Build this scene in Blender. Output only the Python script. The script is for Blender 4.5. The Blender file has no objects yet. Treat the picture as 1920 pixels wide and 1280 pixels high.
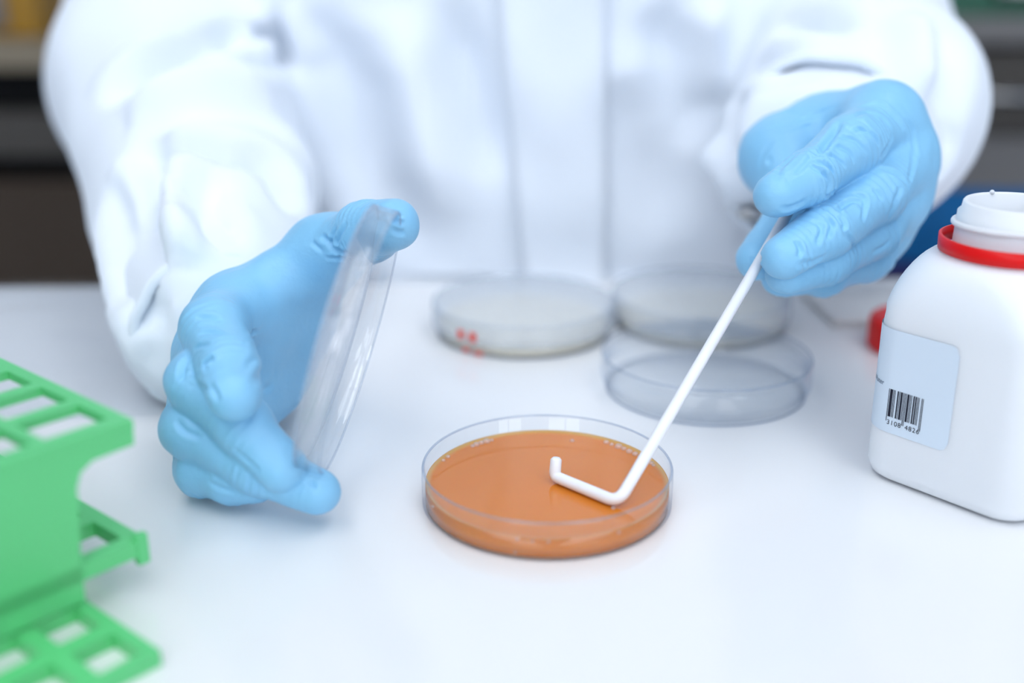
import bpy, bmesh, math, random
import numpy as np
from mathutils import Vector, Matrix
from mathutils.bvhtree import BVHTree

random.seed(7)
PI = math.pi
C = bpy.context.scene.collection
S = bpy.context.scene

# ------------------------------------------------------------------ camera, world, lights, exposure
# World units are metres, the bench top is z = 0, the floor is z = -0.9.
CAM_H, CAM_PITCH, CAM_F = 0.189, math.radians(19.3), 2130.0
cam_d = bpy.data.cameras.new('camera')
cam = bpy.data.objects.new('camera', cam_d)
C.objects.link(cam)
cam.location = (0, 0, CAM_H)
cam.rotation_euler = (PI / 2 - CAM_PITCH, 0, 0)
cam_d.sensor_width = 36.0
cam_d.lens = CAM_F * 36.0 / 1920.0
cam_d.clip_start = 0.02
cam_d.dof.use_dof = True
cam_d.dof.focus_distance = 0.415
cam_d.dof.aperture_fstop = 2.8
cam_d.dof.aperture_blades = 0
S.camera = cam

w = bpy.data.worlds.new('sky')
S.world = w
w.use_nodes = True
w.node_tree.nodes['Background'].inputs[0].default_value = (0.80, 0.90, 1.0, 1)
w.node_tree.nodes['Background'].inputs[1].default_value = 1.0


def area(name, loc, rot, sx, sy, power, col):
    l = bpy.data.lights.new(name, 'AREA')
    l.shape = 'RECTANGLE'
    l.size, l.size_y, l.energy, l.color = sx, sy, power, col
    o = bpy.data.objects.new(name, l)
    C.objects.link(o)
    o.location, o.rotation_euler = loc, rot
    return o


# daylight through the panes of the two windows behind the photographer
WINDOWS = ((-0.72, 4.6), (1.55, 5.2))
for wc, pw_ in WINDOWS:
    for wx in (-0.33, 0.33):
        area('window_daylight', (wc + wx, -1.72, 0.87), (PI / 2, 0, 0), 0.58, 0.62, pw_, (0.94, 0.965, 1.0))
# ceiling panels
for lx in (-0.6, 0.6):
    for ly in (-1.08, 0.16):
        area('ceiling_panel_light', (lx, ly, 1.655), (0, 0, 0), 0.56, 1.16, 1.4, (0.95, 0.975, 1.0))

S.view_settings.view_transform = 'Standard'
S.view_settings.look = 'None'
S.view_settings.gamma = 1.0
S.view_settings.use_curve_mapping = False
S.view_settings.exposure = 0.04
S.cycles.max_bounces = 14
S.cycles.transparent_max_bounces = 24
S.cycles.caustics_reflective = False
S.cycles.caustics_refractive = False

# ------------------------------------------------------------------ helpers
_c, _s = math.cos(CAM_PITCH), math.sin(CAM_PITCH)


def at(x, y, d):
    """a measured photo point at a known distance d in front of the lens -> world"""
    a, b = (x - 960) / CAM_F, (y - 640) / CAM_F
    return Vector((a * d, (_c - b * _s) * d, CAM_H + (-_s - b * _c) * d))


def proj(V):
    V = np.asarray(V)
    d = V[:, 1] * _c - (V[:, 2] - CAM_H) * _s
    return np.stack([960 + V[:, 0] / d * CAM_F,
                     640 + (-V[:, 1] * _s - (V[:, 2] - CAM_H) * _c) / d * CAM_F, d], 1)


def srgb(r, g, b):
    f = lambda u: (u / 255 / 12.92) if u / 255 <= 0.04045 else ((u / 255 + 0.055) / 1.055) ** 2.4
    return (f(r), f(g), f(b), 1.0)


def mat(name, col, rough=0.5, spec=0.5, vary=0.03, scale=30.0, bump=0.0, bscale=200.0, bdist=0.001, **kw):
    m = bpy.data.materials.new(name)
    m.use_nodes = True
    nt = m.node_tree
    p = nt.nodes['Principled BSDF']
    p.inputs['Roughness'].default_value = rough
    p.inputs['Specular IOR Level'].default_value = spec
    tc = nt.nodes.new('ShaderNodeTexCoord')
    nz = nt.nodes.new('ShaderNodeTexNoise')
    nz.inputs['Scale'].default_value = scale
    nz.inputs['Detail'].default_value = 4
    nt.links.new(tc.outputs['Object'], nz.inputs['Vector'])
    mx = nt.nodes.new('ShaderNodeMix')
    mx.data_type = 'RGBA'
    mx.inputs[6].default_value = tuple(c * (1 - vary) for c in col[:3]) + (1,)
    mx.inputs[7].default_value = tuple(min(1, c * (1 + vary)) for c in col[:3]) + (1,)
    nt.links.new(nz.outputs['Fac'], mx.inputs[0])
    nt.links.new(mx.outputs[2], p.inputs['Base Color'])
    if bump:
        n2 = nt.nodes.new('ShaderNodeTexNoise')
        n2.inputs['Scale'].default_value = bscale
        n2.inputs['Detail'].default_value = 3
        nt.links.new(tc.outputs['Object'], n2.inputs['Vector'])
        b = nt.nodes.new('ShaderNodeBump')
        b.inputs['Strength'].default_value = bump
        b.inputs['Distance'].default_value = bdist
        nt.links.new(n2.outputs['Fac'], b.inputs['Height'])
        nt.links.new(b.outputs[0], p.inputs['Normal'])
    for k, v in kw.items():
        p.inputs[k.replace('_', ' ')].default_value = v
    return m


def clear_plastic(name, tint=(0.992, 0.996, 0.999), edge=(0.70, 0.76, 0.86), haze=0.010, ior=1.45, rough=0.03, graze=0.24):
    """thin clear polystyrene: transparent body, Fresnel gloss, a breath of haze"""
    m = bpy.data.materials.new(name)
    m.use_nodes = True
    nt = m.node_tree
    nt.nodes.clear()
    N = nt.nodes.new
    out = N('ShaderNodeOutputMaterial')
    tr, gl, df = N('ShaderNodeBsdfTransparent'), N('ShaderNodeBsdfGlossy'), N('ShaderNodeBsdfDiffuse')
    lw = N('ShaderNodeLayerWeight')
    lw.inputs['Blend'].default_value = 0.5
    pw = N('ShaderNodeMath'); pw.operation = 'POWER'; pw.inputs[1].default_value = 9
    nt.links.new(lw.outputs['Facing'], pw.inputs[0])
    mc = N('ShaderNodeMix'); mc.data_type = 'RGBA'
    mc.inputs[6].default_value = tint + (1,)
    mc.inputs[7].default_value = edge + (1,)
    nt.links.new(pw.outputs[0], mc.inputs[0])
    nt.links.new(mc.outputs[2], tr.inputs[0])
    gl.inputs['Roughness'].default_value = rough
    df.inputs[0].default_value = (0.85, 0.9, 0.96, 1)
    lf = N('ShaderNodeLayerWeight'); lf.inputs['Blend'].default_value = 0.5
    p5 = N('ShaderNodeMath'); p5.operation = 'POWER'; p5.inputs[1].default_value = 5
    nt.links.new(lf.outputs['Facing'], p5.inputs[0])
    r0 = ((ior - 1) / (ior + 1)) ** 2
    fr = N('ShaderNodeMath'); fr.operation = 'MULTIPLY_ADD'
    fr.inputs[1].default_value, fr.inputs[2].default_value = graze * (1 - r0), r0 * 0.8
    nt.links.new(p5.outputs[0], fr.inputs[0])
    m1, m2 = N('ShaderNodeMixShader'), N('ShaderNodeMixShader')
    nz = N('ShaderNodeTexNoise'); nz.inputs['Scale'].default_value = 90
    mh = N('ShaderNodeMath'); mh.operation = 'MULTIPLY'; mh.inputs[1].default_value = 2 * haze
    nt.links.new(nz.outputs['Fac'], mh.inputs[0])
    nt.links.new(mh.outputs[0], m1.inputs[0])
    nt.links.new(tr.outputs[0], m1.inputs[1])
    nt.links.new(df.outputs[0], m1.inputs[2])
    nt.links.new(fr.outputs[0], m2.inputs[0])
    nt.links.new(m1.outputs[0], m2.inputs[1])
    nt.links.new(gl.outputs[0], m2.inputs[2])
    nt.links.new(m2.outputs[0], out.inputs[0])
    return m


def tag(o, label, cat, group=None, kind=None):
    o['label'], o['category'] = label, cat
    if group: o['group'] = group
    if kind: o['kind'] = kind
    return o


def empty(name, loc=(0, 0, 0), rotz=0.0):
    o = bpy.data.objects.new(name, None)
    o.empty_display_size = 0.02
    C.objects.link(o)
    o.location, o.rotation_euler = loc, (0, 0, rotz)
    return o


def link(name, me, m, parent=None, smooth=True):
    if m: me.materials.append(m)
    if smooth:
        me.polygons.foreach_set('use_smooth', [True] * len(me.polygons))
    o = bpy.data.objects.new(name, me)
    C.objects.link(o)
    if parent: o.parent = parent
    return o


def obj(name, bm, m, parent=None, smooth=False):
    bmesh.ops.recalc_face_normals(bm, faces=bm.faces[:])
    me = bpy.data.meshes.new(name)
    bm.to_mesh(me)
    bm.free()
    return link(name, me, m, parent, smooth)


def py(name, V, Fc, m, parent=None, smooth=True):
    me = bpy.data.meshes.new(name)
    me.from_pydata([tuple(map(float, v)) for v in V], [], [tuple(int(i) for i in f) for f in Fc])
    me.update()
    return link(name, me, m, parent, smooth)


def struct(o):
    o['kind'] = 'structure'
    return o


def box(bm, x0, x1, y0, y1, z0, z1, bev=0.0):
    r = bmesh.ops.create_cube(bm, size=1.0)
    for v in r['verts']:
        v.co = Vector((x0 + (v.co.x + .5) * (x1 - x0), y0 + (v.co.y + .5) * (y1 - y0), z0 + (v.co.z + .5) * (z1 - z0)))
    if bev:
        es = list({e for v in r['verts'] for e in v.link_edges})
        bmesh.ops.bevel(bm, geom=es, offset=bev, segments=2, affect='EDGES', profile=0.6)
    return bm


def BX(*a, **k):
    return box(bmesh.new(), *a, **k)


def lathe(prof, n=96, closed=True, bm=None, wob=None):
    """prof: (r, z) list, closed loop when the section is a ring"""
    bm = bm or bmesh.new()
    rows = []
    for r, z in prof:
        if r < 1e-6:
            rows.append([bm.verts.new((0, 0, z))])
        else:
            rows.append([bm.verts.new((r * math.cos(2 * PI * i / n), r * math.sin(2 * PI * i / n), z)) for i in range(n)])
    m = len(rows)
    for j in range(m if closed else m - 1):
        a, b = rows[j], rows[(j + 1) % m]
        for i in range(n):
            k = (i + 1) % n
            q = [a[i % len(a)], a[k % len(a)], b[k % len(b)], b[i % len(b)]]
            q = list(dict.fromkeys(q))
            if len(q) >= 3: bm.faces.new(q)
    return bm


def tube(pts, rads, n=16, bm=None, cap=True):
    bm = bm or bmesh.new()
    pts = [Vector(p) for p in pts]
    if not hasattr(rads, '__len__'): rads = [rads] * len(pts)
    rings, up = [], None
    for i, p in enumerate(pts):
        t = (pts[min(i + 1, len(pts) - 1)] - pts[max(i - 1, 0)]).normalized()
        if up is None:
            up = t.orthogonal().normalized()
        up = (up - t * up.dot(t)).normalized()
        bt = t.cross(up)
        rings.append([bm.verts.new(p + (up * math.cos(2 * PI * k / n) + bt * math.sin(2 * PI * k / n)) * rads[i]) for k in range(n)])
    for a, b in zip(rings, rings[1:]):
        for k in range(n):
            bm.faces.new((a[k], a[(k + 1) % n], b[(k + 1) % n], b[k]))
    if cap:
        bm.faces.new(rings[0][::-1]); bm.faces.new(rings[-1])
    return bm


# --- signed distance modelling of soft bodies, meshed with surface nets
def rcone(P, a, b, r1, r2):
    a, b = np.array(a, np.float32), np.array(b, np.float32)
    ba = b - a
    l2 = float(ba @ ba); rr = r1 - r2; a2 = l2 - rr * rr; il2 = 1.0 / l2
    pa = P - a
    y = pa @ ba
    z = y - l2
    x = pa * l2 - y[..., None] * ba
    x2 = (x * x).sum(-1)
    y2, z2 = y * y * l2, z * z * l2
    k = np.sign(rr) * rr * rr * x2
    d = (np.sqrt(np.maximum(x2 * a2 * il2, 0)) + y * rr) * il2 - r1
    d = np.where(np.sign(z) * a2 * z2 > k, np.sqrt(x2 + z2) * il2 - r2, d)
    d = np.where((np.sign(z) * a2 * z2 <= k) & (np.sign(y) * a2 * y2 < k), np.sqrt(x2 + y2) * il2 - r1, d)
    return d.astype(np.float32)


def smin(a, b, k):
    h = np.maximum(k - np.abs(a - b), 0) / k
    return np.minimum(a, b) - h * h * k * 0.25


def chain(P, pts, k):
    d = None
    for (p, r), (q, s) in zip(pts, pts[1:]):
        e = rcone(P, p, q, r, s)
        d = e if d is None else smin(d, e, k)
    return d


def ellipsoid(P, c, r):
    q = (P - np.array(c, np.float32)) / np.array(r, np.float32)
    return (np.sqrt((q * q).sum(-1)) - 1) * min(r)


def nets(lo, hi, h, fn):
    lo, hi = np.array(lo), np.array(hi)
    n = np.ceil((hi - lo) / h).astype(int) + 1
    ax = [(lo[i] + h * np.arange(n[i])).astype(np.float32) for i in range(3)]
    D = np.empty(n, np.float32)
    st = max(1, int(400000 // (n[1] * n[2])))
    for i in range(0, n[0], st):
        G = np.stack(np.meshgrid(ax[0][i:i + st], ax[1], ax[2], indexing='ij'), -1)
        D[i:i + st] = fn(G)
    I = D < 0
    cs = np.zeros(n - 1, np.int8)
    for dx in (0, 1):
        for dy in (0, 1):
            for dz in (0, 1):
                cs += I[dx:n[0] - 1 + dx, dy:n[1] - 1 + dy, dz:n[2] - 1 + dz]
    act = (cs > 0) & (cs < 8)
    idx = -np.ones(n - 1, np.int64)
    cells = np.argwhere(act)
    idx[act] = np.arange(len(cells))
    acc = np.zeros((len(cells), 3)); cnt = np.zeros(len(cells))
    off = [(x, y, z) for x in (0, 1) for y in (0, 1) for z in (0, 1)]
    for o1 in off:
        for axis in range(3):
            if o1[axis]: continue
            o2 = list(o1); o2[axis] = 1
            c1, c2 = cells + np.array(o1), cells + np.array(o2)
            v1, v2 = D[tuple(c1.T)], D[tuple(c2.T)]
            m = (v1 < 0) != (v2 < 0)
            t = np.where(m, v1 / np.where(v1 == v2, 1, v1 - v2), 0)
            p = c1 + t[:, None] * (c2 - c1)
            acc += p * m[:, None]; cnt += m
    V = lo + h * acc / cnt[:, None]
    quads = []
    for axis in range(3):
        u, v = (axis + 1) % 3, (axis + 2) % 3
        sl1 = [slice(1, -1)] * 3; sl2 = [slice(1, -1)] * 3
        sl1[axis] = slice(0, -1); sl2[axis] = slice(1, None)
        A, B = I[tuple(sl1)], I[tuple(sl2)]
        e = np.argwhere(A != B)
        fl = A[tuple(e.T)]
        base = e + 1; base[:, axis] -= 1
        def cell(du, dv):
            q = base.copy(); q[:, u] -= du; q[:, v] -= dv
            return idx[tuple(q.T)]
        q = np.stack([cell(1, 1), cell(0, 1), cell(0, 0), cell(1, 0)], 1)
        q[~fl] = q[~fl][:, ::-1]
        quads.append(q)
    Q = np.concatenate(quads)
    Q = Q[(Q >= 0).all(1)]
    return V, Q


def vnormals(V, Q):
    a, b, c, d = (V[Q[:, i]] for i in range(4))
    fn = np.cross(c - a, d - b)
    N = np.zeros_like(V)
    for i in range(4):
        np.add.at(N, Q[:, i], fn)
    return N / (np.linalg.norm(N, axis=1, keepdims=True) + 1e-12)


def relax(V, Q, it=2, f=0.5):
    for _ in range(it):
        A = np.zeros_like(V); n = np.zeros(len(V))
        for i in range(4):
            for j in (1, 3):
                np.add.at(A, Q[:, i], V[Q[:, (i + j) % 4]]); np.add.at(n, Q[:, i], 1)
        V = V * (1 - f) + f * A / n[:, None]
    return V


def seg_dist(V, pts):
    """distance of every vertex to a 3D polyline, and arc fraction along it"""
    best = np.full(len(V), 1e9); frac = np.zeros(len(V))
    L = [0]
    for p, q in zip(pts, pts[1:]): L.append(L[-1] + np.linalg.norm(q - p))
    for i, (p, q) in enumerate(zip(pts, pts[1:])):
        d = q - p
        t = np.clip(((V - p) @ d) / (d @ d + 1e-15), 0, 1)
        e = np.linalg.norm(V - p - t[:, None] * d, axis=1)
        m = e < best
        best[m] = e[m]; frac[m] = ((L[i] + t * np.linalg.norm(d)) / L[-1])[m]
    return best, frac


def sculpt(V, Q, folds, mm=1.0):
    """press creases (depth > 0) or raise ridges (depth < 0) along lines seen on the surface.
    fold = (list of photo points, width, depth)"""
    N = vnormals(V, Q)
    PX = proj(V)
    view = V - np.array((0, 0, CAM_H)); front = (N * view).sum(1) < 0
    D = np.zeros(len(V))
    for pts, wd, dp in folds:
        line = []
        for (x, y) in pts:
            r2 = (PX[:, 0] - x) ** 2 + (PX[:, 1] - y) ** 2
            r2 = np.where(front, r2, 1e12)
            k = np.where(r2 < 12 ** 2)[0]
            line.append(V[k[np.argmin(PX[k, 2])]] if len(k) else V[np.argmin(r2)])
        if len(line) > 2:      # soften the polyline
            sm = []
            for i in range(len(line) - 1):
                p0, p1, p2, p3 = line[max(i - 1, 0)], line[i], line[i + 1], line[min(i + 2, len(line) - 1)]
                for t in (0, .25, .5, .75):
                    sm.append(.5 * ((2 * p1) + (-p0 + p2) * t + (2 * p0 - 5 * p1 + 4 * p2 - p3) * t * t + (-p0 + 3 * p1 - 3 * p2 + p3) * t ** 3))
            sm.append(line[-1]); line = sm
        d, f = seg_dist(V, line)
        end = np.clip(np.minimum(f, 1 - f) * 4, 0.0, 1) ** 0.7
        g = np.exp(-(d / wd) ** 2) - 0.28 * np.exp(-((d - 2.0 * wd) / (0.9 * wd)) ** 2)
        D -= dp * g * end
    return V + N * D[:, None]


def vnoise(V, sc, seed=0):
    r = np.random.RandomState(seed)
    s = np.zeros(len(V))
    for k in range(10):
        dv = r.normal(size=3); dv /= np.linalg.norm(dv)
        s += np.sin(V @ dv * sc * r.uniform(.6, 1.5) + r.uniform(0, 6.28))
    return s / 10 ** .5


# ------------------------------------------------------------------ materials
M = {}
M['table'] = mat('white_laminate', (0.83, 0.84, 0.86, 1), 0.13, 0.5, 0.015, 8)
M['coat'] = mat('coat_cloth', (0.825, 0.888, 0.975, 1), 0.85, 0.15, 0.02, 40, bump=0.25, bscale=900, bdist=0.0004, Sheen_Weight=0.1)
M['glove'] = mat('nitrile', srgb(137, 198, 236), 0.42, 0.4, 0.05, 60, bump=0.35, bscale=420, bdist=0.0006)
M['agar'] = mat('amber_agar', srgb(212, 124, 40), 0.04, 0.5, 0.05, 25, Subsurface_Weight=0.35, Subsurface_Radius=(0.006, 0.003, 0.001), Subsurface_Scale=1.0)
M['pale_agar'] = mat('pale_agar', srgb(236, 228, 208), 0.1, 0.5, 0.03, 25)
M['clear'] = clear_plastic('clear_polystyrene')
M['frost'] = clear_plastic('misted_polystyrene', haze=0.30)
M['lid'] = clear_plastic('clear_polystyrene_lid', haze=0.06, ior=1.75, graze=0.5)
M['edge_glint'] = clear_plastic('edge_glint', tint=(0.92, 0.945, 0.98), edge=(0.72, 0.78, 0.88), haze=0.16, ior=1.6)  # pale tint and haze paint the bright lines along the held lid's edges
M['edge'] = clear_plastic('rim_refraction_tint', tint=(0.80, 0.84, 0.90), edge=(0.45, 0.5, 0.6), haze=0.10, ior=1.6)  # grey tint paints the darkness that a clear rim refracts
M['bag'] = clear_plastic('crinkled_film', tint=(0.93, 0.945, 0.96), haze=0.06, rough=0.12)
M['bubble'] = clear_plastic('bubble_film', haze=0.22, ior=1.7, rough=0.02)
M['white_plastic'] = mat('white_plastic', (0.86, 0.88, 0.93, 1), 0.3, 0.5, 0.01, 50)
M['hdpe'] = mat('translucent_white_plastic', (0.84, 0.88, 0.94, 1), 0.38, 0.4, 0.015, 20, Subsurface_Weight=0.4, Subsurface_Radius=(0.01, 0.01, 0.01), Subsurface_Scale=1.0)
M['label'] = mat('label_paper', (0.66, 0.76, 0.87, 1), 0.5, 0.3, 0.01, 30)
M['ink'] = mat('black_ink', (0.012, 0.014, 0.03, 1), 0.5, 0.3)
M['grey_ink'] = mat('grey_ink', (0.10, 0.14, 0.22, 1), 0.5, 0.3)
M['red'] = mat('red_plastic', srgb(224, 4, 6), 0.35, 0.3, 0.05, 40)
M['red_mark_and_reflection'] = mat('red_ink_and_reflection', srgb(225, 90, 80), 0.5, 0.3)
M['green'] = mat('green_plastic', srgb(98, 204, 130), 0.32, 0.5, 0.05, 30)
M['paper'] = mat('white_paper', (0.86, 0.87, 0.88, 1), 0.8, 0.2, 0.01, 40)
M['dark_brown'] = mat('dark_brown_laminate', srgb(74, 62, 52), 0.5, 0.3, 0.08, 12)
M['dark_grey'] = mat('dark_grey_laminate', srgb(84, 80, 76), 0.5, 0.3, 0.06, 12)
M['mid_grey'] = mat('mid_grey_laminate', srgb(126, 124, 124), 0.45, 0.4, 0.05, 10)
M['black'] = mat('gap_shade_and_caster_black', (0.006, 0.006, 0.007, 1), 0.7, 0.2)
M['tan'] = mat('tan_stone', srgb(150, 138, 118), 0.5, 0.4, 0.08, 25)
M['yellow'] = mat('yellow_plastic', srgb(176, 132, 44), 0.45, 0.4, 0.06, 20)
M['steel'] = mat('brushed_metal', (0.55, 0.55, 0.56, 1), 0.3, 0.5, 0.05, 60, Metallic=1.0)
M['blue_seat'] = mat('blue_upholstery', srgb(10, 92, 150), 0.7, 0.2, 0.08, 60, bump=0.2, bscale=500, bdist=0.001)
M['navy'] = mat('navy_plastic', srgb(12, 16, 84), 0.5, 0.3, 0.05, 20)
M['dark_green'] = mat('green_box', srgb(60, 110, 90), 0.5, 0.3, 0.05, 20)
M['wall'] = mat('blue_fill_paint', (0.74, 0.81, 0.91, 1), 0.85, 0.2, 0.015, 6, bump=0.05, bscale=120)  # blue tint added so light bounced off the walls fills shade bluish
M['floor'] = mat('grey_vinyl', (0.52, 0.56, 0.62, 1), 0.35, 0.4, 0.06, 14)
M['ceiling'] = mat('ceiling_white', (0.86, 0.88, 0.90, 1), 0.9, 0.1, 0.01, 20)
M['skin'] = mat('skin', srgb(214, 170, 146), 0.5, 0.4, 0.04, 30, Subsurface_Weight=0.1)
M['hair'] = mat('dark_hair', srgb(52, 38, 30), 0.5, 0.4, 0.15, 120)
M['trousers'] = mat('navy_cloth', srgb(40, 48, 66), 0.85, 0.15, 0.08, 60)
M['shoe'] = mat('shoe_white', srgb(215, 215, 215), 0.5, 0.4, 0.03, 40)
lamp = bpy.data.materials.new('lit_diffuser'); lamp.use_nodes = True
lamp.node_tree.nodes['Principled BSDF'].inputs['Emission Color'].default_value = (0.95, 0.975, 1, 1)
lamp.node_tree.nodes['Principled BSDF'].inputs['Emission Strength'].default_value = 3
M['lamp'] = lamp

# agar is paler and thinner where it creeps up the wall
nt = M['agar'].node_tree
tc = nt.nodes.new('ShaderNodeTexCoord'); sx = nt.nodes.new('ShaderNodeSeparateXYZ')
nt.links.new(tc.outputs['Object'], sx.inputs[0])
cx = nt.nodes.new('ShaderNodeCombineXYZ'); nt.links.new(sx.outputs[0], cx.inputs[0]); nt.links.new(sx.outputs[1], cx.inputs[1])
ln = nt.nodes.new('ShaderNodeVectorMath'); ln.operation = 'LENGTH'; nt.links.new(cx.outputs[0], ln.inputs[0])
mr = nt.nodes.new('ShaderNodeMapRange'); mr.inputs[1].default_value, mr.inputs[2].default_value = .0408, .0434
mr.interpolation_type = 'SMOOTHSTEP'
nt.links.new(ln.outputs['Value'], mr.inputs[0])
zr = nt.nodes.new('ShaderNodeMapRange'); zr.inputs[1].default_value, zr.inputs[2].default_value = .0062, .0074
nt.links.new(sx.outputs[2], zr.inputs[0])
lt = nt.nodes.new('ShaderNodeMath'); lt.operation = 'LESS_THAN'; lt.inputs[1].default_value = .04325; nt.links.new(ln.outputs['Value'], lt.inputs[0])
m0 = nt.nodes.new('ShaderNodeMath'); m0.operation = 'MULTIPLY'; nt.links.new(lt.outputs[0], m0.inputs[0]); nt.links.new(zr.outputs[0], m0.inputs[1])
zr = m0
ml = nt.nodes.new('ShaderNodeMath'); ml.operation = 'MULTIPLY'; nt.links.new(mr.outputs[0], ml.inputs[0]); nt.links.new(zr.outputs[0], ml.inputs[1])
pb = nt.nodes['Principled BSDF']; src = pb.inputs['Base Color'].links[0].from_socket
mx = nt.nodes.new('ShaderNodeMix'); mx.data_type = 'RGBA'; mx.inputs[7].default_value = srgb(208, 166, 104)
nt.links.new(ml.outputs[0], mx.inputs[0]); nt.links.new(src, mx.inputs[6]); nt.links.new(mx.outputs[2], pb.inputs['Base Color'])

# ------------------------------------------------------------------ the room
FZ, CZ = -0.9, 1.7
XL, XR, YF, YB = -2.4, 2.4, -1.8, 2.3
struct(obj('floor', BX(XL - .1, XR + .1, YF - .1, YB + .1, FZ - .1, FZ), M['floor']))
struct(obj('ceiling', BX(XL - .1, XR + .1, YF - .1, YB + .1, CZ, CZ + .1), M['ceiling']))
struct(obj('wall_back', BX(XL - .1, XR + .1, YB, YB + .1, FZ, CZ), M['wall']))
struct(obj('wall_left', BX(XL - .1, XL, YF, YB, FZ, CZ), M['wall']))
struct(obj('wall_right', BX(XR, XR + .1, YF, YB, FZ, CZ), M['wall']))
bm = bmesh.new()      # the wall behind the photographer, with the window opening
box(bm, XL, XR, YF - .1, YF, FZ, 0.52)
box(bm, XL, XR, YF - .1, YF, 1.22, CZ)
box(bm, XL, -1.39, YF - .1, YF, 0.52, 1.22)
box(bm, -0.05, 0.88, YF - .1, YF, 0.52, 1.22)
box(bm, 2.22, XR, YF - .1, YF, 0.52, 1.22)
struct(obj('wall_front', bm, M['wall']))
for k_, (wc, pw_) in enumerate(WINDOWS):
    win = empty('window_%d' % (k_ + 1), (wc, YF, 0.52)); struct(win)
    bm = bmesh.new()
    box(bm, -.67, .67, -.07, 0.02, 0, .04); box(bm, -.67, .67, -.07, 0.02, .66, .70)
    box(bm, -.67, -.63, -.07, 0.02, .04, .66); box(bm, .63, .67, -.07, 0.02, .04, .66); box(bm, -.04, .04, -.07, 0.02, .04, .66)
    obj('window_frame', bm, M['wall'], win)
    for x0, x1 in ((-.63, -.04), (.04, .63)):
        obj('pane', BX(x0, x1, -.05, -.045, .04, .66), M['clear'], win)
    obj('window_sill', BX(-.71, .71, 0.02, .14, -.03, 0), M['wall'], win)
for i, (lx, ly, lab) in enumerate(((-.6, -1.08, 'white square ceiling light over the front left of the room'), (-.6, .16, 'white ceiling light over the left arm side of the bench'),
                                   (.6, -1.08, 'white ceiling light over the front right of the room'), (.6, .16, 'white ceiling light over the bottle side of the bench'))):
    t = tag(empty('ceiling_light', (lx, ly, CZ)), lab, 'ceiling light', 'ceiling lights')
    bm = bmesh.new()
    for a in ((-.3, .3, -.6, -.58), (-.3, .3, .58, .6), (-.3, -.28, -.58, .58), (.28, .3, -.58, .58)):
        box(bm, *a, -.03, 0)
    obj('frame', bm, M['white_plastic'], t)
    obj('diffuser', BX(-.28, .28, -.58, .58, -.03, -.02), M['lamp'], t)

# ------------------------------------------------------------------ the work bench
tb = tag(empty('lab_table', (0, .3, FZ), 0), 'glossy white laboratory table carrying the dishes and the bottle', 'table')
yaw = math.atan2(0.0178, 0.52)
bm = BX(-1.3, 1.3, -0.62, 0.347, .88, .9, bev=0.002)
top = obj('tabletop', bm, M['table'], tb); top.rotation_euler.z = yaw
for sx in (-1.2, 1.2):
    for sy in (-.55, .28):
        q = obj('leg', BX(sx - .025, sx + .025, sy - .025, sy + .025, 0, .88, bev=.003), M['mid_grey'], tb); q.rotation_euler.z = yaw
q = obj('apron', BX(-1.22, 1.22, .255, .275, .82, .88), M['mid_grey'], tb); q.rotation_euler.z = yaw

# ------------------------------------------------------------------ background furniture
def cabinet(name, x0, x1, lab, zt, tz, edge_m, tiers, y0=1.4, depth=.6):
    """worktop whose front edge spans zt..tz, then (z_top, z_bottom, material) front panels over a carcass painted black for the shade in the gaps"""
    t = tag(empty(name, ((x0 + x1) / 2, y0, FZ)), lab, 'cabinet')
    hx = (x1 - x0) / 2
    obj('worktop', BX(-hx - .005, hx + .005, 0, depth, tz - FZ, zt - FZ, bev=.004), edge_m, t)
    obj('carcass', BX(-hx, hx, .05, depth, 0, tz - FZ), M['black'], t)  # black colour stands in for the shade between the fronts
    for nm, a, b, m in tiers:
        d = obj(nm, BX(-hx + .003, hx - .003, .012, .05, b - FZ, a - FZ, bev=.003), m, t)
        if nm != 'plinth' and nm != 'rail':
            hb = bmesh.new()
            zz = (a - .045 if nm == 'door' else (a + b) / 2) - FZ
            tube([(-.26, .012, zz), (-.26, -.02, zz), (-.14, -.02, zz), (-.14, .012, zz)], .005, 8, hb)
            obj('handle', hb, M['steel'], d, True)
    return t


# seen left of the left sleeve
cabinet('base_cabinet', -1.10, -.31, 'dark brown base cabinet with tan worktop seen left of the left sleeve', .078, .045, M['tan'],
        (('drawer', -.008, -.062, M['dark_grey']), ('door', -.094, -.82, M['dark_brown'])))
cabinet('base_cabinet', -.30, .40, 'dark brown base cabinet standing behind the person in the white coat', .078, .045, M['tan'],
        (('drawer', -.008, -.062, M['dark_grey']), ('door', -.094, -.82, M['dark_brown'])))
# seen right of the right sleeve
cabinet('base_cabinet', .41, 1.2, 'grey base cabinet with pale grey worktop seen right of the right sleeve', .105, .074, M['mid_grey'],
        (('drawer', .066, -.034, M['dark_grey']), ('rail', -.038, -.12, M['mid_grey']), ('door', -.125, -.82, M['dark_grey'])))
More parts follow.
